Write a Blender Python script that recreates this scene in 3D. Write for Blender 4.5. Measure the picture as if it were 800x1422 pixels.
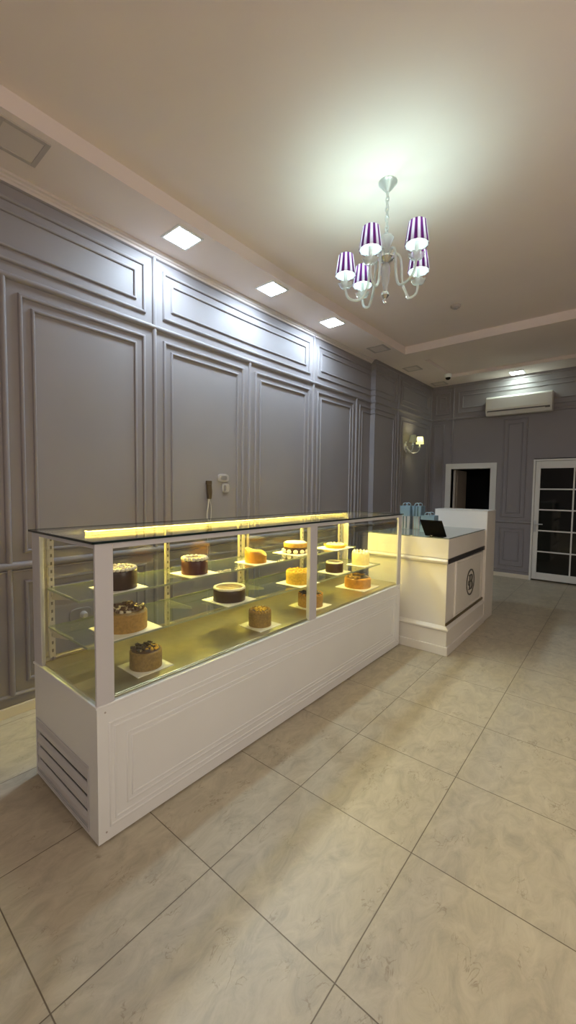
import bpy, bmesh, math, random
from mathutils import Vector, Matrix
random.seed(7)
PI = math.pi
scene = bpy.context.scene
for o in list(bpy.data.objects):
    bpy.data.objects.remove(o, do_unlink=True)
C = scene.collection

# ------------------------------------------------------------------ camera
YAW, PITCH, ROLL, FPX = 0.68862, -0.05550, 0.01234, 562.11
CAM = Vector((0.6267, -1.0211, 1.5463))
cd = bpy.data.cameras.new('camera')
cam = bpy.data.objects.new('camera', cd)
C.objects.link(cam)
fw = Vector((-math.sin(YAW) * math.cos(PITCH), math.cos(YAW) * math.cos(PITCH), math.sin(PITCH)))
rt = Vector((math.cos(YAW), math.sin(YAW), 0))
up = rt.cross(fw)
r2 = rt * math.cos(ROLL) + up * math.sin(ROLL)
u2 = r2.cross(fw)
m = Matrix((r2, u2, -fw)).transposed().to_4x4()
m.translation = CAM
cam.matrix_world = m
cd.sensor_fit = 'VERTICAL'
cd.sensor_height = 36.0
cd.lens = FPX / 1422.0 * 36.0
cd.clip_start = 0.05
scene.camera = cam

# ------------------------------------------------------------------ view, world, lights
scene.view_settings.view_transform = 'Standard'
scene.view_settings.look = 'None'
scene.view_settings.gamma = 1.0
scene.view_settings.use_curve_mapping = False
scene.view_settings.exposure = 0.32
w = bpy.data.worlds.new('night')
scene.world = w
w.use_nodes = True
w.node_tree.nodes['Background'].inputs[0].default_value = (0.5, 0.55, 0.6, 1)
w.node_tree.nodes['Background'].inputs[1].default_value = 0.02

E_DOWN = 150.0           # lit ceiling panels (emission strength)
E_CHAND = 3.2           # watts per chandelier bulb
E_LED = 115.0            # warm tubes in the display case
E_SCONCE = 2.2
E_FILL = 58.0           # added point lights out of view that brighten the shop


def area_light(name, loc, size, watts, col, rot=(0, 0, 0), sizey=None):
    l = bpy.data.lights.new(name, 'AREA')
    l.energy = watts
    l.color = col
    l.size = size
    if sizey:
        l.shape = 'RECTANGLE'
        l.size_y = sizey
    o = bpy.data.objects.new(name, l)
    o.location = loc
    o.rotation_euler = rot
    C.objects.link(o)
    return o


def fill_light(loc, watts, col, rad=0.25):
    l = bpy.data.lights.new('fill_light', 'POINT')
    l.energy = watts; l.color = col; l.shadow_soft_size = rad
    o = bpy.data.objects.new('fill_light', l)
    o.location = loc
    C.objects.link(o)


# fill lights added out of view, right of and behind the camera
fill_light((2.6, 0.3, 2.25), E_FILL * 1.25, (1.0, 0.88, 0.77))
fill_light((1.6, -3.2, 2.6), E_FILL * 0.9, (1.0, 0.90, 0.82))


# ------------------------------------------------------------------ materials
def mat(name, col, rough=0.5, metal=0.0, spec=0.5, emit=None, estr=0.0, noise=0.0, nscale=8.0, bump=0.0, bscale=200.0, coat=0.0):
    mt = bpy.data.materials.new(name)
    mt.use_nodes = True
    nt = mt.node_tree
    b = nt.nodes['Principled BSDF']
    b.inputs['Base Color'].default_value = (*col, 1)
    b.inputs['Roughness'].default_value = rough
    b.inputs['Metallic'].default_value = metal
    b.inputs['Specular IOR Level'].default_value = spec
    b.inputs['Coat Weight'].default_value = coat
    if emit:
        b.inputs['Emission Color'].default_value = (*emit, 1)
        b.inputs['Emission Strength'].default_value = estr
    if noise or bump:
        tc = nt.nodes.new('ShaderNodeTexCoord')
    if noise:
        n = nt.nodes.new('ShaderNodeTexNoise')
        n.inputs['Scale'].default_value = nscale
        n.inputs['Detail'].default_value = 5
        nt.links.new(tc.outputs['Object'], n.inputs['Vector'])
        r = nt.nodes.new('ShaderNodeValToRGB')
        r.color_ramp.elements[0].position = 0.3
        r.color_ramp.elements[1].position = 0.7
        r.color_ramp.elements[0].color = (*[c * (1 - noise) for c in col], 1)
        r.color_ramp.elements[1].color = (*[min(1, c * (1 + noise)) for c in col], 1)
        nt.links.new(n.outputs['Fac'], r.inputs['Fac'])
        nt.links.new(r.outputs['Color'], b.inputs['Base Color'])
    if bump:
        n2 = nt.nodes.new('ShaderNodeTexNoise')
        n2.inputs['Scale'].default_value = bscale
        n2.inputs['Detail'].default_value = 3
        nt.links.new(tc.outputs['Object'], n2.inputs['Vector'])
        bp = nt.nodes.new('ShaderNodeBump')
        bp.inputs['Strength'].default_value = bump
        bp.inputs['Distance'].default_value = 0.004
        nt.links.new(n2.outputs['Fac'], bp.inputs['Height'])
        nt.links.new(bp.outputs['Normal'], b.inputs['Normal'])
    return mt


def glass_mat(name, tint, white=0.0, rough=0.0, ior=1.5, whitecol=(0.9, 0.95, 0.93), gl=1.0):
    mt = bpy.data.materials.new(name)
    mt.use_nodes = True
    nt = mt.node_tree
    nt.nodes.clear()
    out = nt.nodes.new('ShaderNodeOutputMaterial')
    tr = nt.nodes.new('ShaderNodeBsdfTransparent')
    tr.inputs[0].default_value = (*tint, 1)
    g = nt.nodes.new('ShaderNodeBsdfGlossy')
    g.inputs['Roughness'].default_value = rough
    g.inputs['Color'].default_value = (gl, gl, gl, 1)
    # Schlick reflectance, the same from both sides of the sheet
    lw = nt.nodes.new('ShaderNodeLayerWeight')
    lw.inputs['Blend'].default_value = 0.5
    pw = nt.nodes.new('ShaderNodeMath'); pw.operation = 'POWER'; pw.inputs[1].default_value = 5.0
    nt.links.new(lw.outputs['Facing'], pw.inputs[0])
    f0 = ((ior - 1) / (ior + 1)) ** 2
    fr = nt.nodes.new('ShaderNodeMath'); fr.operation = 'MULTIPLY_ADD'
    fr.inputs[1].default_value = 1 - f0; fr.inputs[2].default_value = f0
    nt.links.new(pw.outputs[0], fr.inputs[0])
    mx = nt.nodes.new('ShaderNodeMixShader')
    nt.links.new(fr.outputs[0], mx.inputs[0])
    last = tr
    if white:
        d = nt.nodes.new('ShaderNodeBsdfDiffuse')
        d.inputs[0].default_value = (*whitecol, 1)
        m2 = nt.nodes.new('ShaderNodeMixShader')
        m2.inputs[0].default_value = white
        nt.links.new(tr.outputs[0], m2.inputs[1])
        nt.links.new(d.outputs[0], m2.inputs[2])
        last = m2
    nt.links.new(last.outputs[0], mx.inputs[1])
    nt.links.new(g.outputs[0], mx.inputs[2])
    nt.links.new(mx.outputs[0], out.inputs[0])
    return mt


def emit_mat(name, col, s):
    mt = bpy.data.materials.new(name)
    mt.use_nodes = True
    nt = mt.node_tree
    nt.nodes.clear()
    out = nt.nodes.new('ShaderNodeOutputMaterial')
    e = nt.nodes.new('ShaderNodeEmission')
    e.inputs[0].default_value = (*col, 1)
    e.inputs[1].default_value = s
    nt.links.new(e.outputs[0], out.inputs[0])
    return mt


def shade_mat(name, c1, c2, stripes, trans=0.5):
    """fabric lampshade with vertical pleats in two colours; lets light through"""
    mt = bpy.data.materials.new(name)
    mt.use_nodes = True
    nt = mt.node_tree
    nt.nodes.clear()
    out = nt.nodes.new('ShaderNodeOutputMaterial')
    tc = nt.nodes.new('ShaderNodeTexCoord')
    sp = nt.nodes.new('ShaderNodeSeparateXYZ')
    nt.links.new(tc.outputs['Object'], sp.inputs[0])
    at = nt.nodes.new('ShaderNodeMath'); at.operation = 'ARCTAN2'
    nt.links.new(sp.outputs[1], at.inputs[0]); nt.links.new(sp.outputs[0], at.inputs[1])
    mu = nt.nodes.new('ShaderNodeMath'); mu.operation = 'MULTIPLY'; mu.inputs[1].default_value = stripes
    nt.links.new(at.outputs[0], mu.inputs[0])
    si = nt.nodes.new('ShaderNodeMath'); si.operation = 'SINE'
    nt.links.new(mu.outputs[0], si.inputs[0])
    mr = nt.nodes.new('ShaderNodeMapRange')
    mr.inputs[1].default_value = -0.5; mr.inputs[2].default_value = 0.5
    nt.links.new(si.outputs[0], mr.inputs[0])
    mc = nt.nodes.new('ShaderNodeMix'); mc.data_type = 'RGBA'
    mc.inputs[6].default_value = (*c1, 1); mc.inputs[7].default_value = (*c2, 1)
    nt.links.new(mr.outputs[0], mc.inputs[0])
    d = nt.nodes.new('ShaderNodeBsdfDiffuse'); t = nt.nodes.new('ShaderNodeBsdfTranslucent')
    nt.links.new(mc.outputs[2], d.inputs[0]); nt.links.new(mc.outputs[2], t.inputs[0])
    mx = nt.nodes.new('ShaderNodeMixShader'); mx.inputs[0].default_value = trans
    nt.links.new(d.outputs[0], mx.inputs[1]); nt.links.new(t.outputs[0], mx.inputs[2])
    nt.links.new(mx.outputs[0], out.inputs[0])
    return mt


def floor_mat():
    mt = bpy.data.materials.new('beige_marble_tile')
    mt.use_nodes = True
    nt = mt.node_tree
    L = nt.links.new
    N = nt.nodes.new
    b = nt.nodes['Principled BSDF']
    tc = N('ShaderNodeTexCoord')

    def mth(op, a, bb=None, c=None):
        n = N('ShaderNodeMath'); n.operation = op
        for i, v in enumerate((a, bb, c)):
            if v is None: continue
            if isinstance(v, (int, float)): n.inputs[i].default_value = v
            else: L(v, n.inputs[i])
        return n.outputs[0]
    sp = N('ShaderNodeSeparateXYZ'); L(tc.outputs['Object'], sp.inputs[0])
    gx = mth('DIVIDE', sp.outputs[0], 0.6); gy = mth('DIVIDE', sp.outputs[1], 0.6)
    # distance to the nearest joint
    dx = mth('ABSOLUTE', mth('SUBTRACT', gx, mth('ROUND', gx)))
    dy = mth('ABSOLUTE', mth('SUBTRACT', gy, mth('ROUND', gy)))
    dm = mth('MULTIPLY', mth('MINIMUM', dx, dy), 0.6)
    joint = N('ShaderNodeMapRange')
    joint.inputs[1].default_value = 0.0012; joint.inputs[2].default_value = 0.0028
    L(dm, joint.inputs[0])
    # one random number per tile
    cm = N('ShaderNodeCombineXYZ'); L(mth('FLOOR', gx), cm.inputs[0]); L(mth('FLOOR', gy), cm.inputs[1])
    wn = N('ShaderNodeTexWhiteNoise'); L(cm.outputs[0], wn.inputs['Vector'])
    off = N('ShaderNodeVectorMath'); off.operation = 'SCALE'; off.inputs[3].default_value = 9.0
    L(wn.outputs['Color'], off.inputs[0])
    va = N('ShaderNodeVectorMath'); va.operation = 'ADD'
    L(tc.outputs['Object'], va.inputs[0]); L(off.outputs[0], va.inputs[1])
    mp = N('ShaderNodeMapping'); mp.inputs['Rotation'].default_value = (0, 0, 0.15); mp.inputs['Scale'].default_value = (1.9, 1.0, 1.0)
    L(va.outputs[0], mp.inputs['Vector'])
    n1 = N('ShaderNodeTexNoise'); n1.inputs['Scale'].default_value = 6.5; n1.inputs['Detail'].default_value = 9
    n1.inputs['Roughness'].default_value = 0.68; n1.inputs['Distortion'].default_value = 0.9
    L(mp.outputs[0], n1.inputs['Vector'])
    cr = N('ShaderNodeValToRGB')
    e = cr.color_ramp.elements
    e[0].position = 0.25; e[0].color = (0.36, 0.315, 0.24, 1)
    e[1].position = 0.72; e[1].color = (0.58, 0.515, 0.385, 1)
    k = e.new(0.5); k.color = (0.485, 0.427, 0.315, 1)
    L(n1.outputs['Fac'], cr.inputs['Fac'])
    # thin brown veins, broken up by a second noise
    n2 = N('ShaderNodeTexNoise'); n2.inputs['Scale'].default_value = 11.0; n2.inputs['Detail'].default_value = 5
    n2.inputs['Distortion'].default_value = 1.0
    L(mp.outputs[0], n2.inputs['Vector'])
    vein = mth('ABSOLUTE', mth('SUBTRACT', n2.outputs['Fac'], 0.5))
    vr = N('ShaderNodeMapRange'); vr.inputs[1].default_value = 0.0; vr.inputs[2].default_value = 0.022
    vr.inputs[3].default_value = 1.0; vr.inputs[4].default_value = 0.0
    L(vein, vr.inputs[0])
    n3 = N('ShaderNodeTexNoise'); n3.inputs['Scale'].default_value = 9.0; n3.inputs['Detail'].default_value = 3
    L(va.outputs[0], n3.inputs['Vector'])
    br = N('ShaderNodeMapRange'); br.inputs[1].default_value = 0.54; br.inputs[2].default_value = 0.64
    L(n3.outputs['Fac'], br.inputs[0])
    vf = mth('MULTIPLY', mth('MULTIPLY', vr.outputs[0], br.outputs[0]), 0.6)
    m1 = N('ShaderNodeMix'); m1.data_type = 'RGBA'
    L(vf, m1.inputs[0]); L(cr.outputs[0], m1.inputs[6]); m1.inputs[7].default_value = (0.23, 0.165, 0.105, 1)
    m2 = N('ShaderNodeMix'); m2.data_type = 'RGBA'
    L(joint.outputs[0], m2.inputs[0]); m2.inputs[6].default_value = (0.16, 0.125, 0.085, 1); L(m1.outputs[2], m2.inputs[7])
    L(m2.outputs[2], b.inputs['Base Color'])
    rr = N('ShaderNodeMapRange'); rr.inputs[3].default_value = 0.30; rr.inputs[4].default_value = 0.42
    L(n1.outputs['Fac'], rr.inputs[0]); L(rr.outputs[0], b.inputs['Roughness'])
    b.inputs['Specular IOR Level'].default_value = 0.4
    bp = N('ShaderNodeBump'); bp.inputs['Strength'].default_value = 0.5; bp.inputs['Distance'].default_value = 0.002
    L(joint.outputs[0], bp.inputs['Height']); L(bp.outputs[0], b.inputs['Normal'])
    return mt


M = {}
M['floor'] = floor_mat()
M['wall'] = mat('mauve_grey_wall_paint', (0.278, 0.254, 0.256), 0.58, spec=0.3, noise=0.03, nscale=2.0)
M['ceil'] = mat('white_ceiling_paint', (0.80, 0.70, 0.65), 0.9, spec=0.2, noise=0.02, nscale=1.5)
M['cornice'] = mat('cream_cornice', (0.66, 0.59, 0.55), 0.8, spec=0.2)
M['base'] = mat('cream_baseboard', (0.70, 0.63, 0.50), 0.5)
M['white'] = mat('white_lacquer', (0.855, 0.865, 0.845), 0.35, noise=0.015, nscale=3)
M['white2'] = mat('cream_lacquer', (0.80, 0.76, 0.68), 0.35, noise=0.015, nscale=3)
M['alu'] = mat('powder_coated_aluminium', (0.64, 0.63, 0.64), 0.35, metal=0.0, spec=0.6)
M['steel'] = mat('brushed_stainless', (0.50, 0.44, 0.27), 0.30, metal=0.92, noise=0.06, nscale=20)
M['slot'] = mat('slotted_steel', (0.66, 0.62, 0.55), 0.32, metal=0.7)
M['standard'] = mat('slotted_shelf_standard', (0.66, 0.62, 0.55), 0.32, metal=0.7)
nt = M['standard'].node_tree
_tc = nt.nodes.new('ShaderNodeTexCoord'); _sp = nt.nodes.new('ShaderNodeSeparateXYZ')
nt.links.new(_tc.outputs['Object'], _sp.inputs[0])


def _m(op, a, v):
    n = nt.nodes.new('ShaderNodeMath'); n.operation = op; n.inputs[1].default_value = v
    nt.links.new(a, n.inputs[0]); return n.outputs[0]


_z = _m('LESS_THAN', _m('ABSOLUTE', _m('SUBTRACT', _m('FRACT', _m('MULTIPLY', _sp.outputs[2], 1 / .042), 0), .5), 0), .2)
_y = _m('LESS_THAN', _m('ABSOLUTE', _sp.outputs[1], 0), .0045)
_mm = nt.nodes.new('ShaderNodeMath'); _mm.operation = 'MULTIPLY'
nt.links.new(_z, _mm.inputs[0]); nt.links.new(_y, _mm.inputs[1])
_mx = nt.nodes.new('ShaderNodeMix'); _mx.data_type = 'RGBA'
_mx.inputs[6].default_value = (0.66, 0.62, 0.55, 1); _mx.inputs[7].default_value = (0.16, 0.14, 0.11, 1)
nt.links.new(_mm.outputs[0], _mx.inputs[0])
nt.links.new(_mx.outputs[2], nt.nodes['Principled BSDF'].inputs['Base Color'])
M['dark'] = mat('painted_darkness', (0.015, 0.015, 0.016), 0.6)  # near-black colour stands in for the darkness of the unlit room
M['foot'] = mat('black_rubber', (0.02, 0.02, 0.02), 0.7)
M['edge'] = mat('dark_green_glass_edge', (0.01, 0.022, 0.018), 0.15)
M['glass'] = glass_mat('clear_pane', (0.975, 0.985, 0.975))
M['shelf'] = glass_mat('shelf_glass', (0.93, 0.96, 0.93), white=0.02, whitecol=(0.6, 0.75, 0.65))
M['shelfedge'] = mat('shelf_glass_edge', (0.30, 0.33, 0.22), 0.25)
M['led'] = emit_mat('warm_led_tube', (1.0, 0.77, 0.13), E_LED)
M['ledback'] = emit_mat('glowing_led_profile', (1.0, 0.70, 0.18), 0.62)
M['ledw'] = emit_mat('warm_white_led_tube', (1.0, 0.80, 0.26), E_LED * 0.3)
M['panel_on'] = emit_mat('cool_led_panel', (0.66, 0.83, 1.0), E_DOWN)
M['panel_back'] = emit_mat('greenish_led_panel', (0.80, 1.0, 0.92), E_DOWN * 0.3)
M['panel_off'] = mat('frosted_panel', (0.66, 0.58, 0.53), 0.7)
M['frame_grey'] = mat('grey_lamp_frame', (0.48, 0.42, 0.385), 0.6)
M['bulb'] = emit_mat('white_bulb', (0.86, 1.0, 0.95), 3.0)
M['sbulb'] = emit_mat('warm_bulb', (1.0, 0.9, 0.55), 10.0)
M['cglass'] = glass_mat('milky_glass', (0.90, 0.92, 0.90), white=0.6, rough=0.03, whitecol=(0.85, 0.9, 0.86))
M['crystal'] = glass_mat('clear_crystal', (0.88, 0.88, 0.90), white=0.3, rough=0.02)
M['chrome'] = mat('chrome', (0.75, 0.75, 0.73), 0.12, metal=1.0)
M['silver'] = mat('silver_paint', (0.62, 0.62, 0.60), 0.3, metal=0.5)
M['purple'] = shade_mat('purple_pleated_fabric', (0.28, 0.06, 0.30), (0.97, 0.88, 0.95), 11, 0.7)
M['lining'] = shade_mat('white_shade_lining', (0.85, 0.9, 0.88), (0.85, 0.9, 0.88), 1, 0.65)
M['cream_shade'] = shade_mat('cream_shade_fabric', (0.85, 0.84, 0.60), (0.80, 0.80, 0.56), 12, 0.55)
M['bronze'] = mat('dark_bronze', (0.035, 0.025, 0.018), 0.22, metal=0.6)
M['brass'] = mat('dull_brass', (0.20, 0.15, 0.06), 0.35, metal=0.8)
M['emblem'] = mat('dark_emblem', (0.06, 0.05, 0.035), 0.3, metal=0.4)
M['counter_glass'] = mat('grey_green_glass_top', (0.20, 0.23, 0.20), 0.08, spec=0.7)
M['screen'] = mat('black_plastic', (0.006, 0.006, 0.006), 0.7, spec=0.08)
M['acw'] = mat('white_ac_plastic', (0.74, 0.71, 0.64), 0.4)
M['acslot'] = mat('ac_outlet_dark', (0.12, 0.11, 0.10), 0.5)
M['doorw'] = mat('white_door_paint', (0.74, 0.72, 0.66), 0.4)
M['leaf'] = mat('beige_door_leaf', (0.52, 0.45, 0.37), 0.5)
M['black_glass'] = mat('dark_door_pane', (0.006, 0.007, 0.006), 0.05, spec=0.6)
M['bag'] = mat('light_blue_paper', (0.19, 0.295, 0.365), 0.55, noise=0.05, nscale=10)
M['bag_grey'] = mat('grey_lilac_paper', (0.36, 0.37, 0.41), 0.55, noise=0.05, nscale=10)
M['bag_dark'] = mat('dark_teal_paper', (0.05, 0.10, 0.11), 0.6)
M['ribbon'] = mat('pale_blue_ribbon', (0.36, 0.52, 0.57), 0.4)
M['brown'] = mat('brown_plastic', (0.10, 0.065, 0.03), 0.4)
M['cable'] = mat('white_cable', (0.55, 0.52, 0.48), 0.5)
M['socket'] = mat('white_socket', (0.40, 0.365, 0.345), 0.4)
M['socket_in'] = mat('grey_socket_inset', (0.22, 0.20, 0.19), 0.5)
# cakes
M['choc'] = mat('dark_chocolate', (0.045, 0.020, 0.010), 0.35, noise=0.2, nscale=30, bump=0.2, bscale=90)
M['choc2'] = mat('chocolate_flakes', (0.10, 0.045, 0.018), 0.5, noise=0.35, nscale=60, bump=0.5)
M['burgundy'] = mat('cocoa_burgundy', (0.085, 0.024, 0.020), 0.4, noise=0.15, nscale=30)
M['cream'] = mat('whipped_cream', (0.82, 0.74, 0.56), 0.6, noise=0.06, nscale=40)
M['caramel'] = mat('caramel_crumb', (0.40, 0.225, 0.045), 0.6, noise=0.22, nscale=70, bump=0.5, bscale=250)
M['coffee'] = mat('coffee_crumb', (0.29, 0.18, 0.045), 0.65, noise=0.22, nscale=70, bump=0.5, bscale=250)
M['honey'] = mat('honey_crumb', (0.72, 0.45, 0.05), 0.7, noise=0.2, nscale=80, bump=0.7, bscale=220)
M['orange'] = mat('orange_glaze', (0.55, 0.25, 0.025), 0.35, noise=0.2, nscale=30)
M['lemon'] = mat('lemon_cream', (0.80, 0.68, 0.30), 0.55, noise=0.08, nscale=40)
M['board'] = mat('white_card_board', (0.80, 0.77, 0.68), 0.6)

# ------------------------------------------------------------------ mesh helpers
WO = {}      # world origin of every empty / part made here


def rise(y):
    return max(0.0, y - 2.0) * 0.0202


class MB:
    def __init__(s):
        s.bm = bmesh.new()

    def faces(s, vs, fs):
        bv = [s.bm.verts.new(v) for v in vs]
        for f in fs:
            try:
                s.bm.faces.new([bv[i] for i in f])
            except ValueError:
                pass
        return s

    def box(s, x0, x1, y0, y1, z0, z1):
        x0, x1 = min(x0, x1), max(x0, x1); y0, y1 = min(y0, y1), max(y0, y1); z0, z1 = min(z0, z1), max(z0, z1)
        return s.faces([(x0, y0, z0), (x1, y0, z0), (x1, y1, z0), (x0, y1, z0), (x0, y0, z1), (x1, y0, z1), (x1, y1, z1), (x0, y1, z1)],
                       [(0, 3, 2, 1), (4, 5, 6, 7), (0, 1, 5, 4), (1, 2, 6, 5), (2, 3, 7, 6), (3, 0, 4, 7)])

    def obox(s, mtx, sx, sy, sz):
        vs = []
        for z in (-sz / 2, sz / 2):
            for x, y in ((-sx / 2, -sy / 2), (sx / 2, -sy / 2), (sx / 2, sy / 2), (-sx / 2, sy / 2)):
                vs.append(mtx @ Vector((x, y, z)))
        return s.faces(vs, [(0, 3, 2, 1), (4, 5, 6, 7), (0, 1, 5, 4), (1, 2, 6, 5), (2, 3, 7, 6), (3, 0, 4, 7)])

    def prism(s, poly, f0, f1):
        """poly: 2D points; f0/f1 map (a,b) to the two 3D ends"""
        n = len(poly)
        vs = [f0(*q) for q in poly] + [f1(*q) for q in poly]
        fs = [tuple(range(n - 1, -1, -1)), tuple(range(n, 2 * n))]
        fs += [(i, (i + 1) % n, n + (i + 1) % n, n + i) for i in range(n)]
        return s.faces(vs, fs)

    def lathe(s, prof, c=(0, 0, 0), n=32, fn=None, closed=False):
        """prof: (r, z) list; fn(r, z, a) -> (r, z) optional deformation"""
        c = Vector(c)
        rings = []
        for r, z in prof:
            if r < 1e-6:
                q = (0, z) if not fn else fn(0, z, 0)
                rings.append([s.bm.verts.new(c + Vector((0, 0, q[1])))])
            else:
                ring = []
                for i in range(n):
                    a = 2 * PI * i / n
                    rr, zz = (r, z) if not fn else fn(r, z, a)
                    ring.append(s.bm.verts.new(c + Vector((rr * math.cos(a), rr * math.sin(a), zz))))
                rings.append(ring)
        pairs = list(zip(rings, rings[1:]))
        if closed:
            pairs.append((rings[-1], rings[0]))
        for A, B in pairs:
            for i in range(n):
                j = (i + 1) % n
                if len(A) == 1 and len(B) == 1: continue
                if len(A) == 1: s.bm.faces.new((A[0], B[j], B[i]))
                elif len(B) == 1: s.bm.faces.new((A[i], A[j], B[0]))
                else: s.bm.faces.new((A[i], A[j], B[j], B[i]))
        return s

    def tube(s, pts, r, n=10, cap=True):
        pts = [Vector(q) for q in pts]
        rs = r if isinstance(r, (list, tuple)) else [r] * len(pts)
        prev = None
        rings = []
        for i, q in enumerate(pts):
            t = (pts[min(i + 1, len(pts) - 1)] - pts[max(i - 1, 0)]).normalized()
            if prev is None:
                a = Vector((0, 0, 1)) if abs(t.z) < 0.9 else Vector((1, 0, 0))
                x = t.cross(a).normalized()
            else:
                x = (prev - t * prev.dot(t)).normalized()
            prev = x
            y = t.cross(x)
            rings.append([s.bm.verts.new(q + (x * math.cos(2 * PI * k / n) + y * math.sin(2 * PI * k / n)) * rs[i]) for k in range(n)])
        for A, B in zip(rings, rings[1:]):
            for k in range(n):
                s.bm.faces.new((A[k], A[(k + 1) % n], B[(k + 1) % n], B[k]))
        if cap:
            s.bm.faces.new(rings[0][::-1]); s.bm.faces.new(rings[-1])
        return s

    def blob(s, c, rx, ry=None, rz=None, n=10, m=6, rot=0.0):
        ry = ry or rx; rz = rz or rx
        c = Vector(c)
        prof = [(math.sin(PI * i / m), -math.cos(PI * i / m)) for i in range(m + 1)]
        ca, sa = math.cos(rot), math.sin(rot)
        rings = []
        for r, z in prof:
            if r < 1e-6: rings.append([s.bm.verts.new(c + Vector((0, 0, z * rz)))])
            else:
                ring = []
                for i in range(n):
                    a = 2 * PI * i / n
                    x, y = r * math.cos(a) * rx, r * math.sin(a) * ry
                    ring.append(s.bm.verts.new(c + Vector((x * ca - y * sa, x * sa + y * ca, z * rz))))
                rings.append(ring)
        for A, B in zip(rings, rings[1:]):
            for i in range(n):
                j = (i + 1) % n
                if len(A) == 1: s.bm.faces.new((A[0], B[j], B[i]))
                elif len(B) == 1: s.bm.faces.new((A[i], A[j], B[0]))
                else: s.bm.faces.new((A[i], A[j], B[j], B[i]))
        return s

    def build(s, name, material, parent=None, bevel=0.0, smooth=None, segs=2):
        if not parent and name.split('_')[0] in ('wall', 'trim', 'ceiling'):
            # the old ceiling climbs gently towards the back wall
            bmesh.ops.bisect_plane(s.bm, geom=s.bm.verts[:] + s.bm.edges[:] + s.bm.faces[:], plane_co=(0, 2.0, 0), plane_no=(0, 1, 0), dist=1e-5)
            for v in s.bm.verts:
                v.co.z += rise(v.co.y) * max(0.0, min(1.0, (v.co.z - 1.9) / 1.6))
        bmesh.ops.recalc_face_normals(s.bm, faces=s.bm.faces[:])
        me = bpy.data.meshes.new(name)
        org = WO.get(parent.name, Vector()) if parent else Vector()
        # a part's origin sits at the middle of its own mesh
        if len(s.bm.verts):
            xs = [v.co for v in s.bm.verts]
            mid = Vector([(min(v[i] for v in xs) + max(v[i] for v in xs)) / 2 for i in range(3)])
        else:
            mid = Vector()
        if name in KEEP0 and not parent:
            mid = Vector()
        bmesh.ops.translate(s.bm, verts=s.bm.verts[:], vec=-mid)
        s.bm.to_mesh(me); s.bm.free()
        me.materials.append(material)
        o = bpy.data.objects.new(name, me)
        C.objects.link(o)
        o.location = mid - org
        if parent: o.parent = parent
        WO[o.name] = mid
        if bevel:
            bv = o.modifiers.new('bevel', 'BEVEL')
            bv.width = bevel; bv.segments = segs; bv.limit_method = 'ANGLE'; bv.angle_limit = 0.6
        if smooth:
            for p in me.polygons: p.use_smooth = True
            try:
                me.set_sharp_from_angle(angle=smooth)
            except Exception:
                pass
        return o


KEEP0 = {'floor', 'wall_left', 'wall_back', 'ceiling'}


def tag(o, label, cat, group=None, kind=None):
    o['label'] = label
    o['category'] = cat
    if group: o['group'] = group
    if kind: o['kind'] = kind
    return o


def thing(name, loc, label, cat, group=None):
    o = bpy.data.objects.new(name, None)
    o.empty_display_size = 0.1
    o.location = loc
    C.objects.link(o)
    WO[o.name] = Vector(loc)
    return tag(o, label, cat, group)


def struct(o):
    o['kind'] = 'structure'
    return o


SM = 0.7
# ------------------------------------------------------------------ room shell
XW, XW2, YS, YB = -2.48, -2.40, 4.76, 7.20     # left wall, its forward step, where the step is, back wall
XR, YF = 3.0, -4.8
ZL, ZU = 3.52, 3.63                             # dropped ceiling border, upper ceiling

struct(MB().box(-2.7, XR + .1, YF - .1, YB + 2.2, -0.1, 0).build('floor', M['floor']))
b = MB().box(-2.7, XW, YF, YS, 0, 3.7).box(-2.7, XW2, YS, YB, 0, 3.7)
struct(b.build('wall_left', M['wall']))
# back wall with two door openings
D1 = (-1.985, -1.275, 1.985)      # left doorway clear opening
D2 = (-0.585, 0.600, 2.125)       # right glazed door, outer edge of its casing
b = MB()
b.box(-2.6, D1[0], YB, YB + .14, 0, 3.7).box(D1[0], D1[1], YB, YB + .14, D1[2], 3.7).box(D1[1], D2[0], YB, YB + .14, 0, 3.7)
b.box(D2[0], D2[1], YB, YB + .14, D2[2], 3.7).box(D2[1], XR, YB, YB + .14, 0, 3.7)
struct(b.build('wall_back', M['wall']))
struct(MB().box(XR, XR + .1, YF, YB + .14, 0, 3.7).build('wall_right', M['wall']))
struct(MB().box(-2.7, XR + .1, YF - .1, YF, 0, 3.7).build('wall_front', M['wall']))
# unlit room behind both doors, its darkness painted into the near-black walls
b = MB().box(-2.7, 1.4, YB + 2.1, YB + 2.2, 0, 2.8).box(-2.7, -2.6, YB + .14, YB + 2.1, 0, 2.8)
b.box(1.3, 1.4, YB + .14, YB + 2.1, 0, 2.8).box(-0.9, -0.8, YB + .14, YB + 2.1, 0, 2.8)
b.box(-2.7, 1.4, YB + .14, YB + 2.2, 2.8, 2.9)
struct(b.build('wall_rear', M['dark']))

struct(MB().box(-2.7, XR + .1, YF - .1, YB + .14, ZU, ZU + .1).build('ceiling', M['ceil']))
# dropped borders round the raised middle field, and the shallow second tray towards the back wall
b = MB().box(-2.6, -1.96, YF, YB, ZL, ZU + .02)
b.box(-1.96, XR, 4.82, 5.29, ZL, ZU + .02).box(-1.96, XR, 6.62, YB, ZL, ZU + .02).box(-1.96, -1.84, 5.29, 6.62, ZL, ZU + .02)
b.box(2.0, XR, YF, 4.82, ZL, ZU + .02).box(-1.96, 2.0, YF, -4.2, ZL, ZU + .02)
o = struct(b.build('trim_1', M['ceil']))
b = MB().box(-1.84, XR, 5.29, 6.62, 3.575, ZU + .03)
struct(b.build('trim_2', M['ceil']))
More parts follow.
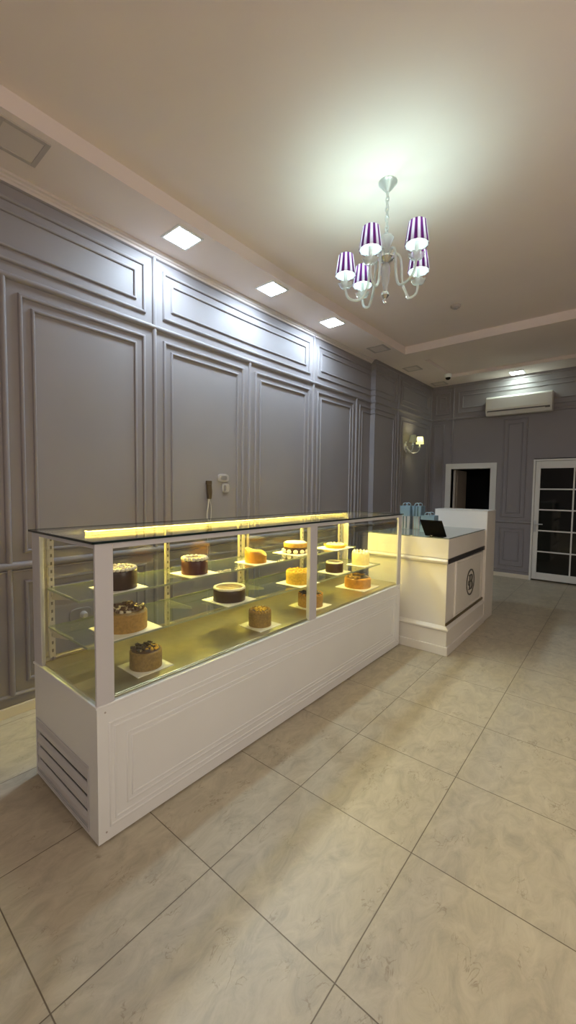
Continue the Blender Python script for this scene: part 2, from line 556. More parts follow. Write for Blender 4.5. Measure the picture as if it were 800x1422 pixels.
# cornice under the left border: two stepped fillets
prof = [(0, 0), (.018, 0), (.018, .016), (.030, .022), (.030, .034), (.045, .040), (.045, .056), (0, .056)]
b = MB().prism(prof, lambda a, z: (XW + a, YF, ZL - .056 + z), lambda a, z: (XW + a, YS - .005, ZL - .056 + z))
struct(b.build('trim_3', M['cornice']))

# ---- panel mouldings
HALF = [(-1, 0), (-1, .35), (-.72, .8), (-.25, 1), (.25, 1), (.72, .8), (1, .35), (1, 0)]


def plane_left(xw):
    return lambda u, v, h: Vector((xw + h, u, v))


def plane_back(yw):
    return lambda u, v, h: Vector((u, yw - h, v))


def hbar(b, P, u0, u1, v, wd, ht):
    b.prism(HALF, lambda a, h: P(u0, v + a * wd / 2, h * ht), lambda a, h: P(u1, v + a * wd / 2, h * ht))


def vbar(b, P, u, v0, v1, wd, ht):
    b.prism(HALF, lambda a, h: P(u + a * wd / 2, v0, h * ht), lambda a, h: P(u + a * wd / 2, v1, h * ht))


def pframe(b, P, u0, u1, v0, v1, wd, ht):
    """mitred closed rectangle of moulding; u0.. are its centre lines"""
    loops = []
    for a, h in HALF:
        d = a * wd / 2
        loops.append([P(u0 - d, v0 - d, h * ht), P(u1 + d, v0 - d, h * ht), P(u1 + d, v1 + d, h * ht), P(u0 - d, v1 + d, h * ht)])
    vs = [q for l in loops for q in l]
    fs = []
    for k in range(len(loops) - 1):
        for i in range(4):
            j = (i + 1) % 4
            fs.append((k * 4 + i, k * 4 + j, (k + 1) * 4 + j, (k + 1) * 4 + i))
    b.faces(vs, fs)


ZT, ZR, ZD = 3.47, 2.895, 1.015        # top trim, picture rail, dado rail
ROWS = [(2.995, 3.372, 3.078, 3.297), (1.107, 2.795, 1.178, 2.722), (.222, .896, .311, .832)]
OW, OH, IW, IH = .026, .018, .022, .015
tn = [4]


def trim(b, parent=None):
    o = struct(b.build('trim_%d' % tn[0], M['wall'], smooth=SM))
    tn[0] += 1
    return o


PL, PL2, PB = plane_left(XW), plane_left(XW2), plane_back(YB)
# rails along the left wall
for P, a, c in ((PL, YF, YS), (PL2, YS, YB)):
    b = MB()
    for z, wd, ht in ((ZR, .042, .026), (ZD, .05, .03), (ZD - .036, .016, .014), (.138, .03, .018), (ZT, .03, .015)):
        hbar(b, P, a, c, z, wd, ht)
    trim(b)
# the short return at the step carries the same rails
b = MB()
PS = plane_back(YS)
for z, wd, ht in ((ZR, .042, .026), (ZD, .05, .03), (.138, .03, .018), (ZT, .03, .015)):
    hbar(b, PS, XW, XW2 + .02, z, wd, ht)
for r in (0, 1, 2):
    for z in ROWS[r]:
        hbar(b, PS, XW, XW2 + .016, z, .022, .016)
trim(b)
VT = [-4.6, -3.5, -2.33, -1.23, -0.143, 0.945, 2.08, 3.23, 4.32]
for i, (a, c) in enumerate(zip(VT, VT[1:])):
    b = MB()
    vbar(b, PL, c, .138, ZR, .036, .022)
    for r in (1, 2):
        v0, v1, w0, w1 = ROWS[r]
        pframe(b, PL, a + .098, c - .098, v0, v1, OW, OH)
        pframe(b, PL, a + .172, c - .172, w0, w1, IW, IH)
    trim(b)
for a, c in ((-4.6, -3.5), (-3.5, -1.23), (-1.23, .945), (.945, 3.23)):
    b = MB()
    vbar(b, PL, c, ZR, ZT, .036, .022)
    v0, v1, w0, w1 = ROWS[0]
    pframe(b, PL, a + .095, c - .092, v0, v1, OW, OH)
    pframe(b, PL, a + .178, c - .172, w0, w1, IW, IH)
    trim(b)
# bay that wraps round the step
b = MB()
for r, a in ((0, 3.23), (1, 4.32), (2, 4.32)):
    v0, v1, w0, w1 = ROWS[r]
    for z, dd, wd, ht in ((v0, .098, OW, OH), (v1, .098, OW, OH), (w0, .172, IW, IH), (w1, .172, IW, IH)):
        hbar(b, PL, a + dd, YS, z, wd, ht)
        hbar(b, PL2, YS, 5.59 - dd, z, wd, ht)
    vbar(b, PL, a + .098, v0, v1, OW, OH); vbar(b, PL, a + .172, w0, w1, IW, IH)
    vbar(b, PL2, 5.59 - .098, v0, v1, OW, OH); vbar(b, PL2, 5.59 - .172, w0, w1, IW, IH)
vbar(b, PL2, 5.59, .138, ZT, .036, .022)
trim(b)
# last bay before the corner, carries the wall lamp
b = MB()
for r in (0, 1, 2):
    v0, v1, w0, w1 = ROWS[r]
    pframe(b, PL2, 5.59 + .11, 7.02, v0, v1, OW, OH); pframe(b, PL2, 5.59 + .19, 6.94, w0, w1, IW, IH)
vbar(b, PL2, 7.14, .138, ZT, .03, .02)
trim(b)
# back wall
b = MB()
for z, wd, ht in ((ZR, .042, .026), (ZT, .03, .015)):
    hbar(b, PB, XW2, XR, z, wd, ht)
for u0, u1 in ((XW2, -2.1), (-1.2, -.585), (.6, XR)):
    for z, wd, ht in ((ZD, .05, .03), (.138, .03, .018)):
        hbar(b, PB, u0, u1, z, wd, ht)
trim(b)
b = MB()
vbar(b, PB, -1.985, 2.1, ZT, .036, .022)
v0, v1, w0, w1 = ROWS[0]
for u0, u1 in ((-2.32, -2.06), (-1.89, .55), (.8, 2.7)):
    pframe(b, PB, u0, u1, v0, v1, OW, OH); pframe(b, PB, u0 + .075, u1 - .075, w0, w1, IW, IH)
for u0, u1 in ((-1.08, -.70), (.8, 2.7)):
    pframe(b, PB, u0, u1, .222, .896, OW, OH); pframe(b, PB, u0 + .07, u1 - .07, .311, .832, IW, IH)
pframe(b, PB, -2.34, -2.16, 1.107, 2.795, OW, OH)
pframe(b, PB, -1.07, -.71, 1.107, 2.795, OW, OH); pframe(b, PB, -1.0, -.78, 1.178, 2.722, IW, IH)
pframe(b, PB, .8, 2.7, 1.107, 2.795, OW, OH)
trim(b)
b = MB().box(XW, XW + .018, YF, YS, 0, .07).box(XW2, XW2 + .018, YS - .018, YB, 0, .07).box(XW, XW2 + .018, YS - .018, YS, 0, .07)
struct(b.build('baseboard_left', M['base'], bevel=.004))
b = MB().box(XW2, -2.105, YB - .018, YB, 0, .075).box(-1.2, D2[0], YB - .018, YB, 0, .075).box(D2[1], XR, YB - .018, YB, 0, .075)
struct(b.build('baseboard_back', M['base'], bevel=.004))

# ---- left doorway with its casing; leaf standing open into the dark room
b = MB()
CW = .105
for x0, x1, z0, z1 in ((D1[0] - CW, D1[0], 0, D1[2] + CW), (D1[1], D1[1] + CW, 0, D1[2] + CW), (D1[0], D1[1], D1[2], D1[2] + CW)):
    b.box(x0, x1, YB - .022, YB + .15, z0, z1)
d1 = struct(b.build('door_1', M['doorw'], bevel=.005))
lf = MB().box(D1[0] + .012, D1[0] + .052, YB + .10, YB + .84, .01, D1[2] - .01)
lf.box(D1[0] + .052, D1[0] + .060, YB + .2, YB + .74, .2, .95).box(D1[0] + .052, D1[0] + .060, YB + .2, YB + .74, 1.1, 1.85)
lf.build('door_leaf', M['leaf'], d1, bevel=.004)
# ---- right door: casing, leaf with 2 x 5 panes
b = MB()
cw = .034
for x0, x1, z0, z1 in ((D2[0], D2[0] + cw, 0, D2[2]), (D2[1] - cw, D2[1], 0, D2[2]), (D2[0] + cw, D2[1] - cw, D2[2] - cw, D2[2])):
    b.box(x0, x1, YB - .025, YB + .12, z0, z1)
d2 = struct(b.build('door_2', M['doorw'], bevel=.004))
lx0, lx1, lz0, lz1 = D2[0] + cw + .003, D2[1] - cw - .003, .03, D2[2] - cw - .004
gx0, gx1, gz0, gz1 = -.475, .49, .150, 1.965
b = MB().box(lx0, gx0, YB - .012, YB + .035, lz0, lz1).box(gx1, lx1, YB - .012, YB + .035, lz0, lz1)
b.box(gx0, gx1, YB - .012, YB + .035, lz0, gz0).box(gx0, gx1, YB - .012, YB + .035, gz1, lz1)
b.build('door_frame', M['doorw'], d2, bevel=.004)
b = MB()
xm = (gx0 + gx1) / 2
b.box(xm - .011, xm + .011, YB - .010, YB + .02, gz0, gz1)
for z in (.520, .886, 1.250, 1.607):
    b.box(gx0, xm - .011, YB - .010, YB + .02, z - .011, z + .011).box(xm + .011, gx1, YB - .010, YB + .02, z - .011, z + .011)
b.build('glazing_bar', M['doorw'], d2)
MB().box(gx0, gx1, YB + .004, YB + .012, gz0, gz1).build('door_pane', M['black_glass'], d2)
hb = MB().box(-.545, -.505, YB - .022, YB - .012, .86, 1.06)
hb.tube([(-.525, YB - .012, 1.0), (-.525, YB - .06, 1.0), (-.49, YB - .065, 1.0), (-.405, YB - .065, 1.0)], .010, 8)
hb.tube([(-.525, YB - .02, .90), (-.525, YB - .028, .90)], .013, 10)
hb.build('door_handle', M['silver'], d2, bevel=.002)


# ------------------------------------------------------------------ ceiling downlights
def downlight(x, y, lit, label, glow='panel_on'):
    zl = ZL + rise(y)
    t = thing('ceiling_downlight', (x, y, zl), label, 'ceiling light', 'square ceiling lights')
    s, f = .100, .118 if lit else .128
    b = MB()
    for x0, x1, y0, y1 in ((-f, f, -f, -s), (-f, f, s, f), (-f, -s, -s, s), (s, f, -s, s)):
        b.box(x + x0, x + x1, y + y0, y + y1, zl - .010, zl + .002)
    b.build('lamp_frame', M['white'] if lit else M['frame_grey'], t, bevel=.002)
    MB().box(x - s, x + s, y - s, y + s, zl - .006, zl - .004).build('diffuser', M[glow] if lit else M['panel_off'], t)


downlight(-2.138, -.14, False, 'unlit square ceiling light at the far left above the wall')
downlight(-2.138, .985, True, 'largest and leftmost of the glowing square ceiling lights over the panelled wall')
downlight(-2.125, 2.03, True, 'middle one of the three glowing square ceiling lights over the panelled wall')
downlight(-2.131, 3.108, True, 'smallest and farthest of the three glowing square ceiling lights over the panelled wall')
downlight(-2.139, 4.325, False, 'unlit square ceiling light next after the three glowing ones')
downlight(-2.17, 5.605, False, 'unlit square ceiling light between the tray corner and the security camera')
downlight(-2.18, 6.93, False, 'unlit square ceiling light in the far corner beside the security camera')
downlight(-.868, 7.0, True, 'glowing square ceiling light above the air conditioner', 'panel_back')

# dome camera and smoke detector
t = thing('security_camera', (-1.83, 6.36, ZL + rise(6.36)), 'small white dome security camera on the ceiling border in the far corner', 'security camera')
MB().lathe([(0, 0), (.062, 0), (.062, -.02), (.055, -.05), (.047, -.058), (0, -.058)], (-1.83, 6.36, ZL + rise(6.36)), 24).build('camera_housing', M['white'], t, smooth=SM)
MB().lathe([(.044, -.055), (.040, -.075), (.026, -.092), (0, -.098)], (-1.83, 6.36, ZL + rise(6.36)), 20).build('camera_dome', M['screen'], t, smooth=1.2)
t = thing('smoke_detector', (-.931, 3.837, ZU + rise(3.837)), 'small round smoke detector on the ceiling right of the chandelier', 'smoke detector')
MB().lathe([(0, 0), (.055, 0), (.055, -.016), (.045, -.028), (.0, -.030)], (-.931, 3.837, ZU + rise(3.837)), 24).build('detector_body', M['frame_grey'], t, smooth=SM)
MB().lathe([(.026, -.029), (.022, -.040), (0, -.041)], (-.931, 3.837, ZU + rise(3.837)), 18).build('sensor_cap', M['socket'], t, smooth=SM)


# ------------------------------------------------------------------ chandelier
def point_light(name, loc, watts, col, rad, parent):
    l = bpy.data.lights.new(name, 'POINT')
    l.energy = watts; l.color = col; l.shadow_soft_size = rad
    o = bpy.data.objects.new(name, l)
    C.objects.link(o)
    o.parent = parent
    o.location = Vector(loc) - WO[parent.name]
    return o


def spline(pts, n=6):
    pts = [Vector(q) for q in pts]
    out = []
    P = [pts[0] * 2 - pts[1]] + pts + [pts[-1] * 2 - pts[-2]]
    for i in range(1, len(P) - 2):
        for k in range(n):
            t = k / n
            a, b_, c, d = P[i - 1], P[i], P[i + 1], P[i + 2]
            out.append(.5 * ((2 * b_) + (c - a) * t + (2 * a - 5 * b_ + 4 * c - d) * t * t + (3 * b_ - a - 3 * c + d) * t ** 3))
    out.append(pts[-1])
    return out


def lampshade(name, c, rb, rtop, h, material, parent, pleats=0):
    """open fabric cone with wall thickness, c = centre of the lower rim"""
    n = 66 if pleats else 32
    th = .0015

    def fn(r, z, a):
        return (r * (1 + (.018 * math.cos(a * pleats) if pleats else 0)), z)
    prof = [(rb, 0), (rtop, h), (rtop - th, h), (rb - th, 0)]
    return MB().lathe(prof, c, n, fn, closed=True).build(name, material, parent, smooth=.5)


CX, CY = -.69, 1.60
t = thing('chandelier', (CX, CY, ZU), 'five-armed glass chandelier with purple pleated lampshades hanging from the ceiling', 'chandelier')
MB().lathe([(0, 0), (.062, 0), (.062, -.006), (.050, -.016), (.034, -.040), (.018, -.056), (.012, -.066), (0, -.066)], (CX, CY, ZU), 32).build('ceiling_canopy', M['silver'], t, smooth=SM)
b = MB()
zz, k = ZU - .062, 0
while zz > 3.315:
    pts = []
    for i in range(13):
        a = 2 * PI * i / 12
        dx, dz = .0105 * math.cos(a), .022 * math.sin(a)
        pts.append((CX + (dx if k % 2 else 0), CY + (0 if k % 2 else dx), zz - .018 + dz))
    b.tube(pts, .0042, 6, cap=False)
    zz -= .031; k += 1
b.build('chain', M['silver'], t, smooth=1.2)
MB().lathe([(0, 3.325), (.008, 3.325), (.012, 3.30), (.030, 3.285), (.046, 3.272), (.050, 3.262), (.040, 3.235), (.026, 3.19), (.022, 3.165), (.026, 3.15), (0, 3.15)], (CX, CY, 0), 28).build('upper_vase', M['crystal'], t, smooth=SM)
MB().lathe([(0, 3.152), (.030, 3.152), (.052, 3.140), (.055, 3.128), (.045, 3.115), (.024, 3.105), (.018, 3.098), (0, 3.098)], (CX, CY, 0), 28).build('hub', M['chrome'], t, smooth=SM)
MB().lathe([(0, 3.10), (.018, 3.10), (.030, 3.08), (.034, 3.05), (.026, 2.99), (.014, 2.93), (.012, 2.915), (0, 2.915)], (CX, CY, 0), 24).build('lower_vase', M['crystal'], t, smooth=SM)
MB().lathe([(0, 2.918), (.014, 2.915), (.026, 2.90), (.028, 2.885), (.018, 2.872), (.010, 2.862), (.014, 2.850), (.010, 2.838), (0, 2.832)], (CX, CY, 0), 20).build('finial', M['chrome'], t, smooth=SM)
ARMS = [(-.657, 1.32), (-.41, 1.447), (-.52, 1.75), (-.915, 1.684), (-.94, 1.487)]
ZS = 3.05
for ax, ay in ARMS:
    d = Vector((ax - CX, ay - CY, 0)); R_ = d.length; d.normalize()

    def q(r, z): return Vector((CX, CY, z)) + d * r
    ctl = [q(.020, 3.125), q(.055, 3.165), q(.092, 3.150), q(.108, 3.09), q(.116, 2.98), q(.150, 2.895), q(R_ * .72, 2.872), q(R_ * .93, 2.90), q(R_, 2.965)]
    arm = MB().tube(spline(ctl), .0085, 10).build('arm', M['cglass'], t, smooth=1.2)
    c = (ax, ay, 0)
    nscal = 8
    MB().lathe([(0, 2.962), (.014, 2.962), (.036, 2.972), (.046, 2.988), (.048, 2.994), (.034, 2.985), (.014, 2.982), (0, 2.982)], c, 48,
               lambda r, z, a: (r * (1 + .10 * math.cos(nscal * a) * (r > .03)), z + (.004 * math.cos(nscal * a) if r > .03 else 0))).build('drip_cup', M['crystal'], arm, smooth=1.0)
    MB().lathe([(0, 2.98), (.012, 2.98), (.012, 3.055), (.014, 3.06), (.014, 3.072), (0, 3.072)], c, 16).build('candle_tube', M['white'], arm, smooth=SM)
    MB().lathe([(0, 3.072), (.010, 3.074), (.019, 3.098), (.017, 3.118), (.008, 3.140), (0, 3.15)], c, 16).build('bulb', M['bulb'], arm, smooth=1.2)
    lampshade('lamp_shade', (ax, ay, ZS), .072, .051, .136, M['purple'], arm, 22)
    lampshade('shade_lining', (ax, ay, ZS + .001), .0675, .0470, .134, M['lining'], arm)
    MB().tube([(ax - .046, ay, 3.172), (ax + .046, ay, 3.172)], .0014, 5).tube([(ax, ay - .046, 3.172), (ax, ay + .046, 3.172)], .0014, 5).build('shade_carrier', M['chrome'], arm)
    point_light('bulb_glow', (ax, ay, 3.160), E_CHAND, (0.68, 1.0, 0.94), .02, arm)

# ------------------------------------------------------------------ wall lamp
SX, SY, SZ = XW2, 5.92, 2.33
t = thing('wall_lamp', (SX, SY, SZ), 'two-armed silver wall lamp with one cream shade lit, on the panelled wall', 'wall lamp')
b = MB()
pr = [(0, .030), (.022, .028), (.040, .018), (.050, .006), (.052, 0), (0, 0)]
n = 28
rings = []
for r, h in pr:
    rings.append([(SX + h, SY + r * math.cos(2 * PI * i / n), SZ + 1.35 * r * math.sin(2 * PI * i / n)) for i in range(n)])
vs = [v for rg in rings for v in rg]
b.faces(vs, [(k * n + i, k * n + (i + 1) % n, (k + 1) * n + (i + 1) % n, (k + 1) * n + i) for k in range(len(rings) - 1) for i in range(n)])
b.blob((SX + .035, SY, SZ), .018)
b.blob((SX + .02, SY, SZ + .075), .014, .014, .022).blob((SX + .02, SY, SZ - .075), .012, .012, .026)
b.build('wall_plate', M['silver'], t, smooth=1.0)
for sgn, lit in ((-1, False), (1, True)):
    ex, ey = SX + .21, SY + sgn * .15

    def q(f, z): return (SX + .03 + (ex - SX - .03) * f, SY + (ey - SY) * f, z)
    arm = MB().tube(spline([q(0, SZ), q(.2, SZ - .06), q(.5, SZ - .11), q(.8, SZ - .095), q(.97, SZ - .05), q(1, SZ - .01)]), .0075, 10).build('arm', M['silver'], t, smooth=1.2)
    MB().lathe([(0, -.012), (.012, -.012), (.034, .002), (.036, .008), (.012, .004), (0, .004)], (ex, ey, SZ), 24).build('drip_cup', M['crystal'], arm, smooth=1.0)
    MB().lathe([(0, 0), (.012, 0), (.012, .072), (0, .072)], (ex, ey, SZ), 14).build('candle_tube', M['white'], arm, smooth=SM)
    MB().lathe([(0, .07), (.010, .072), (.017, .095), (.013, .118), (0, .14)], (ex, ey, SZ), 14).build('bulb', M['sbulb'] if lit else M['white'], arm, smooth=1.2)
    lampshade('lamp_shade', (ex, ey, SZ + .055), .070, .046, .125, M['cream_shade'], arm)
    if lit:
        point_light('bulb_glow', (ex, ey, SZ + .15), E_SCONCE, (1.0, 0.93, 0.62), .015, arm)

# ------------------------------------------------------------------ air conditioner
t = thing('air_conditioner', (-.845, YB, 2.90), 'white split air conditioner high on the back wall', 'air conditioner')
ax0, ax1, az0, az1 = -1.355, -.330, 2.915, 3.255
pr = [(0, az0 + .02), (.10, az0), (.165, az0 + .015), (.200, az0 + .075), (.205, az0 + .12), (.200, az1 - .03), (.180, az1 - .004), (.165, az1), (0, az1)]
MB().prism(pr, lambda d, z: (ax0, YB - d, z), lambda d, z: (ax1, YB - d, z)).build('ac_body', M['acw'], t, bevel=.008, smooth=.6)
pr = [(.1995, az0 + .112), (.211, az0 + .118), (.207, az1 - .034), (.195, az1 - .03)]
MB().prism(pr, lambda d, z: (ax0 + .012, YB - d, z), lambda d, z: (ax1 - .012, YB - d, z)).build('front_panel', M['acw'], t, bevel=.003)
pr = [(.196, az0 + .060), (.2025, az0 + .076), (.2035, az0 + .092), (.196, az0 + .092)]
MB().prism(pr, lambda d, z: (ax0 + .03, YB - d, z), lambda d, z: (ax1 - .03, YB - d, z)).build('air_outlet', M['acslot'], t)
pr = [(.168, az0 + .010), (.206, az0 + .066), (.200, az0 + .070), (.160, az0 + .016)]
MB().prism(pr, lambda d, z: (ax0 + .04, YB - d, z), lambda d, z: (ax1 - .10, YB - d, z)).build('air_flap', M['acw'], t)

# ------------------------------------------------------------------ display case
KX0, KX1, KY0, KY1 = -1.735, -1.035, -.25, 2.77
ZB, ZG = .622, 1.312            # top of the cabinet, underside of the lid
t = thing('display_case', ((KX0 + KX1) / 2, (KY0 + KY1) / 2, 0), 'long white glass display case holding cakes on glass shelves, lit yellow inside', 'display case')
case = t
vx0, vx1, vz0, vz1 = -1.705, -1.128, .040, .315
VD = .035
b = MB().box(KX0, KX1, KY0 + VD, KY1, .010, ZB - .012)
b.box(KX0, vx0, KY0, KY0 + VD, .010, ZB - .012).box(vx1, KX1, KY0, KY0 + VD, .010, ZB - .012)
b.box(vx0, vx1, KY0, KY0 + VD, .010, vz0).box(vx0, vx1, KY0, KY0 + VD, vz1, ZB - .012)
bmesh.ops.remove_doubles(b.bm, verts=b.bm.verts[:], dist=1e-5)
b.build('cabinet', M['white'], t)
MB().box(KX0 - .004, KX1 + .006, KY0 - .006, KY1 + .004, ZB - .012, ZB).build('cabinet_edging', M['white'], t, bevel=.003)
b = MB().box(KX0 + .06, KX1 - .035, KY0 + .03, KY1 - .05, 0, .010)
b.build('plinth', M['foot'], t)
# routed double frames on the long front
PF = plane_left(KX1)
b = MB()
for d in (0, .024):
    pframe(b, PF, KY0 + .055 + d, KY1 - .075 - d, .070 + d, .530 - d, .011, .005)
for d in (0, .024):
    pframe(b, PF, KY0 + .135 + d, KY1 - .155 - d, .132 + d, .450 - d, .011, .005)
b.build('front_moulding', M['white'], t, smooth=1.0)
b = MB()
for y, z in ((KY0 + .035, .585), (KY0 + .035, .05), (KY1 - .035, .585), (KY1 - .035, .05)):
    MB().tube([(KX1, y, z), (KX1 + .002, y, z)], .004, 10).build('screw_cap', M['frame_grey'], t)
# louvred vent on the near end
b = MB()
f = .012
for x0, x1, z0, z1 in ((vx0 - f, vx1 + f, vz0 - f, vz0), (vx0 - f, vx1 + f, vz1, vz1 + f), (vx0 - f, vx0, vz0, vz1), (vx1, vx1 + f, vz0, vz1)):
    b.box(x0, x1, KY0 - .005, KY0, z0, z1)
vent = b.build('vent_frame', M['alu'], t, bevel=.002)
MB().box(vx0, vx1, KY0 + VD - .002, KY0 + VD, vz0, vz1).build('vent_shade_sheet', M['bronze'], vent)  # dark sheet that stands in for the shade behind the louvres
ns = 4
for i in range(ns):
    zc = vz0 + (i + .5) * (vz1 - vz0) / ns
    pr = [(-.012, .022), (-.006, .024), (.002, .006), (.004, -.016), (.000, -.021), (-.005, -.018), (-.007, .002)]
    MB().prism(pr, lambda d, z: (vx0, KY0 - d, zc + z), lambda d, z: (vx1, KY0 - d, zc + z)).build('vent_louvre', M['alu'], vent, bevel=.001)
# posts
PT = .014
for nm, x0, x1, y0, y1 in (('corner_post', KX1 - PT, KX1, KY0, KY0 + .078), ('corner_post', KX0, KX0 + .10, KY0, KY0 + .02),
                           ('corner_post', KX1 - PT, KX1, KY1 - .075, KY1), ('corner_post', KX0, KX0 + .10, KY1 - .02, KY1), ('mullion', KX1 - .03, KX1, 1.25, 1.334)):
    MB().box(x0, x1, y0, y1, ZB, ZG).build(nm, M['alu'], t, bevel=.002)
# top rails
b = MB().box(KX1 - .014, KX1, KY0 + .078, 1.25, ZG - .026, ZG).box(KX1 - .014, KX1, 1.334, KY1 - .075, ZG - .026, ZG)
b.box(KX0 + .10, KX1 - .014, KY0, KY0 + .012, ZG - .020, ZG).box(KX0 + .10, KX1 - .014, KY1 - .012, KY1, ZG - .02, ZG)
b.box(KX0, KX0 + .02, KY0 + .02, KY1 - .02, ZG - .03, ZG)
b.build('top_rail', M['alu'], t, bevel=.002)
# panes
for y0, y1 in ((KY0 + .078, 1.25), (1.334, KY1 - .075)):
    MB().box(KX1 - .012, KX1 - .006, y0, y1, ZB, ZG - .026).build('front_pane', M['glass'], t)
for y0 in (KY0 + .004, KY1 - .010):
    MB().box(KX0 + .10, KX1 - .016, y0, y0 + .006, ZB, ZG - .02).build('end_pane', M['glass'], t)
for y0, y1, x in ((KY0 + .03, 1.30, KX0 + .034), (1.22, KY1 - .03, KX0 + .046)):
    sd = MB().box(x, x + .006, y0, y1, ZB + .012, ZG - .034).build('sliding_door', M['glass'], t)
    for e0 in (y0, y1 - .022):
        MB().box(x - .004, x + .010, e0, e0 + .022, ZB + .012, ZG - .034).build('door_edge_strip', M['slot'], sd)
# lid with dark edge
LX0, LX1, LY0, LY1 = KX0 - .012, KX1 + .010, KY0 - .012, KY1 + .012
lid = MB().box(LX0 + .003, LX1 - .003, LY0 + .003, LY1 - .003, ZG + .001, ZG + .009).build('lid_pane', M['glass'], t)
b = MB()
for x0, x1, y0, y1 in ((LX0, LX1, LY0, LY0 + .003), (LX0, LX1, LY1 - .003, LY1), (LX0, LX0 + .003, LY0, LY1), (LX1 - .003, LX1, LY0, LY1)):
    b.box(x0, x1, y0, y1, ZG, ZG + .010)
b.build('lid_edge', M['edge'], lid)
# inner deck
dk = MB().box(KX0 + .055, KX1 - .016, KY0 + .016, KY1 - .016, ZB, ZB + .010).build('steel_deck', M['steel'], t, bevel=.003)
b = MB().box(KX0 + .055, KX0 + .085, KY0 + .02, KY1 - .02, ZB + .010, ZB + .028)
b.box(KX1 - .045, KX1 - .020, KY0 + .09, KY1 - .09, ZB + .010, ZB + .016)
b.build('deck_lip', M['steel'], dk, bevel=.003)
# LED tubes: one along the back top, one under the front rail of the far half
b = MB().box(KX0 + .045, KX0 + .095, .0, KY1 - .04, ZG - .010, ZG - .002)
led = b.build('led_housing', M['ledback'], t)
MB().box(KX0 + .044, KX0 + .048, .0, KY1 - .05, ZG - .058, ZG - .011).build('led_spill_shield', M['slot'], led)  # added strip that keeps the tube's light off the wall behind
MB().box(KX0 + .050, KX0 + .090, .0, KY1 - .05, ZG - .013, ZG - .010).build('led_tube', M['led'], led)
b = MB().box(KX1 - .050, KX1 - .018, 1.37, 2.62, ZG - .008, ZG - .001)
led = b.build('led_housing', M['slot'], t)
MB().box(KX1 - .046, KX1 - .020, 1.38, 2.60, ZG - .022, ZG - .008).build('led_tube', M['ledw'], led)
# slotted standards and shelves
for y in (-.19, .512, 1.17, 1.968, 2.62):
    b = MB().box(-1.672, -1.650, y - .014, y + .014, ZB + .010, ZG - .030)
    b.build('shelf_standard', M['standard'], t, bevel=.002)
for zs, xf, y1 in ((.812, -1.192, 2.64), (1.012, -1.275, 2.30)):
    sh = MB().box(-1.640, xf - .003, KY0 + .04, y1, zs, zs + .010).build('glass_shelf', M['shelf'], t)
    b = MB().box(xf - .003, xf, KY0 + .04, y1, zs, zs + .010).box(-1.640, xf - .003, KY0 + .037, KY0 + .040, zs, zs + .010).box(-1.640, xf - .003, y1, y1 + .003, zs, zs + .010)
    b.box(-1.643, -1.640, KY0 + .04, y1, zs, zs + .010)
    b.build('shelf_edge', M['shelfedge'], sh)
    for y in (-.19, .512, 1.17, 1.968, 2.62):
        if y > y1 + .02: continue
        pr = [(-1.650, zs - .055), (-1.640, zs - .055), (-1.40, zs - .012), (-1.40, zs), (-1.650, zs)]
        MB().prism(pr, lambda x, z: (x, y - .002, z), lambda x, z: (x, y + .002, z)).blob((-1.64, y, zs - .02), .010).build('shelf_bracket', M['slot'], sh)

# ------------------------------------------------------------------ cakes
DK, S1, S2 = ZB + .010, .822, 1.022


def board(x, y, z, s, label, sy=None, dx=0, dy=0):
    o = MB().box(x + dx - s / 2, x + dx + s / 2, y + dy - (sy or s) / 2, y + dy + (sy or s) / 2, z, z + .004).build('cake_board', M['board'], bevel=.001)
    return tag(o, label, 'cake board', 'white cards under the cakes')


def side(b, x, y, z, r, h, fn=None, bev=.006):
    b.lathe([(0, 0), (r, 0), (r * 1.004, h * .5), (r, h - bev), (r - bev * .35, h - bev * .3), (r - bev, h), (0, h)], (x, y, z), 48, fn)


def ringblobs(b, x, y, z, r, n, s, sz=None, jit=0.0):
    for i in range(n):
        a = 2 * PI * i / n
        b.blob((x + r * math.cos(a) * (1 + random.uniform(-jit, jit)), y + r * math.sin(a) * (1 + random.uniform(-jit, jit)), z), s * random.uniform(.92, 1.08), s, sz or s, 8, 5)


def torus(b, x, y, z, r, rr, n=48, wob=0.0):
    pts = []
    for i in range(n + 1):
        a = 2 * PI * i / n
        q = 1 + wob * math.cos(9 * a)
        pts.append((x + r * q * math.cos(a), y + r * q * math.sin(a), z))
    b.tube(pts, rr, 8, cap=False)


def chunks(b, x, y, z, rmin, rmax, n, s, a0=0, a1=2 * PI):
    for i in range(n):
        a = random.uniform(a0, a1); r = math.sqrt(random.uniform(rmin ** 2, rmax ** 2))
        q = s * random.uniform(.6, 1.3)
        mt = Matrix.Translation((x + r * math.cos(a), y + r * math.sin(a), z + q * .25)) @ Matrix.Rotation(random.uniform(0, PI), 4, 'Z') @ Matrix.Rotation(random.uniform(-.7, .7), 4, 'X')
        b.obox(mt, q * random.uniform(.8, 1.6), q * .9, q * .6)


def cake(x, y, z, label):
    return thing('cake', (x, y, z), label, 'cake', 'cakes in the display case')


BT = .004
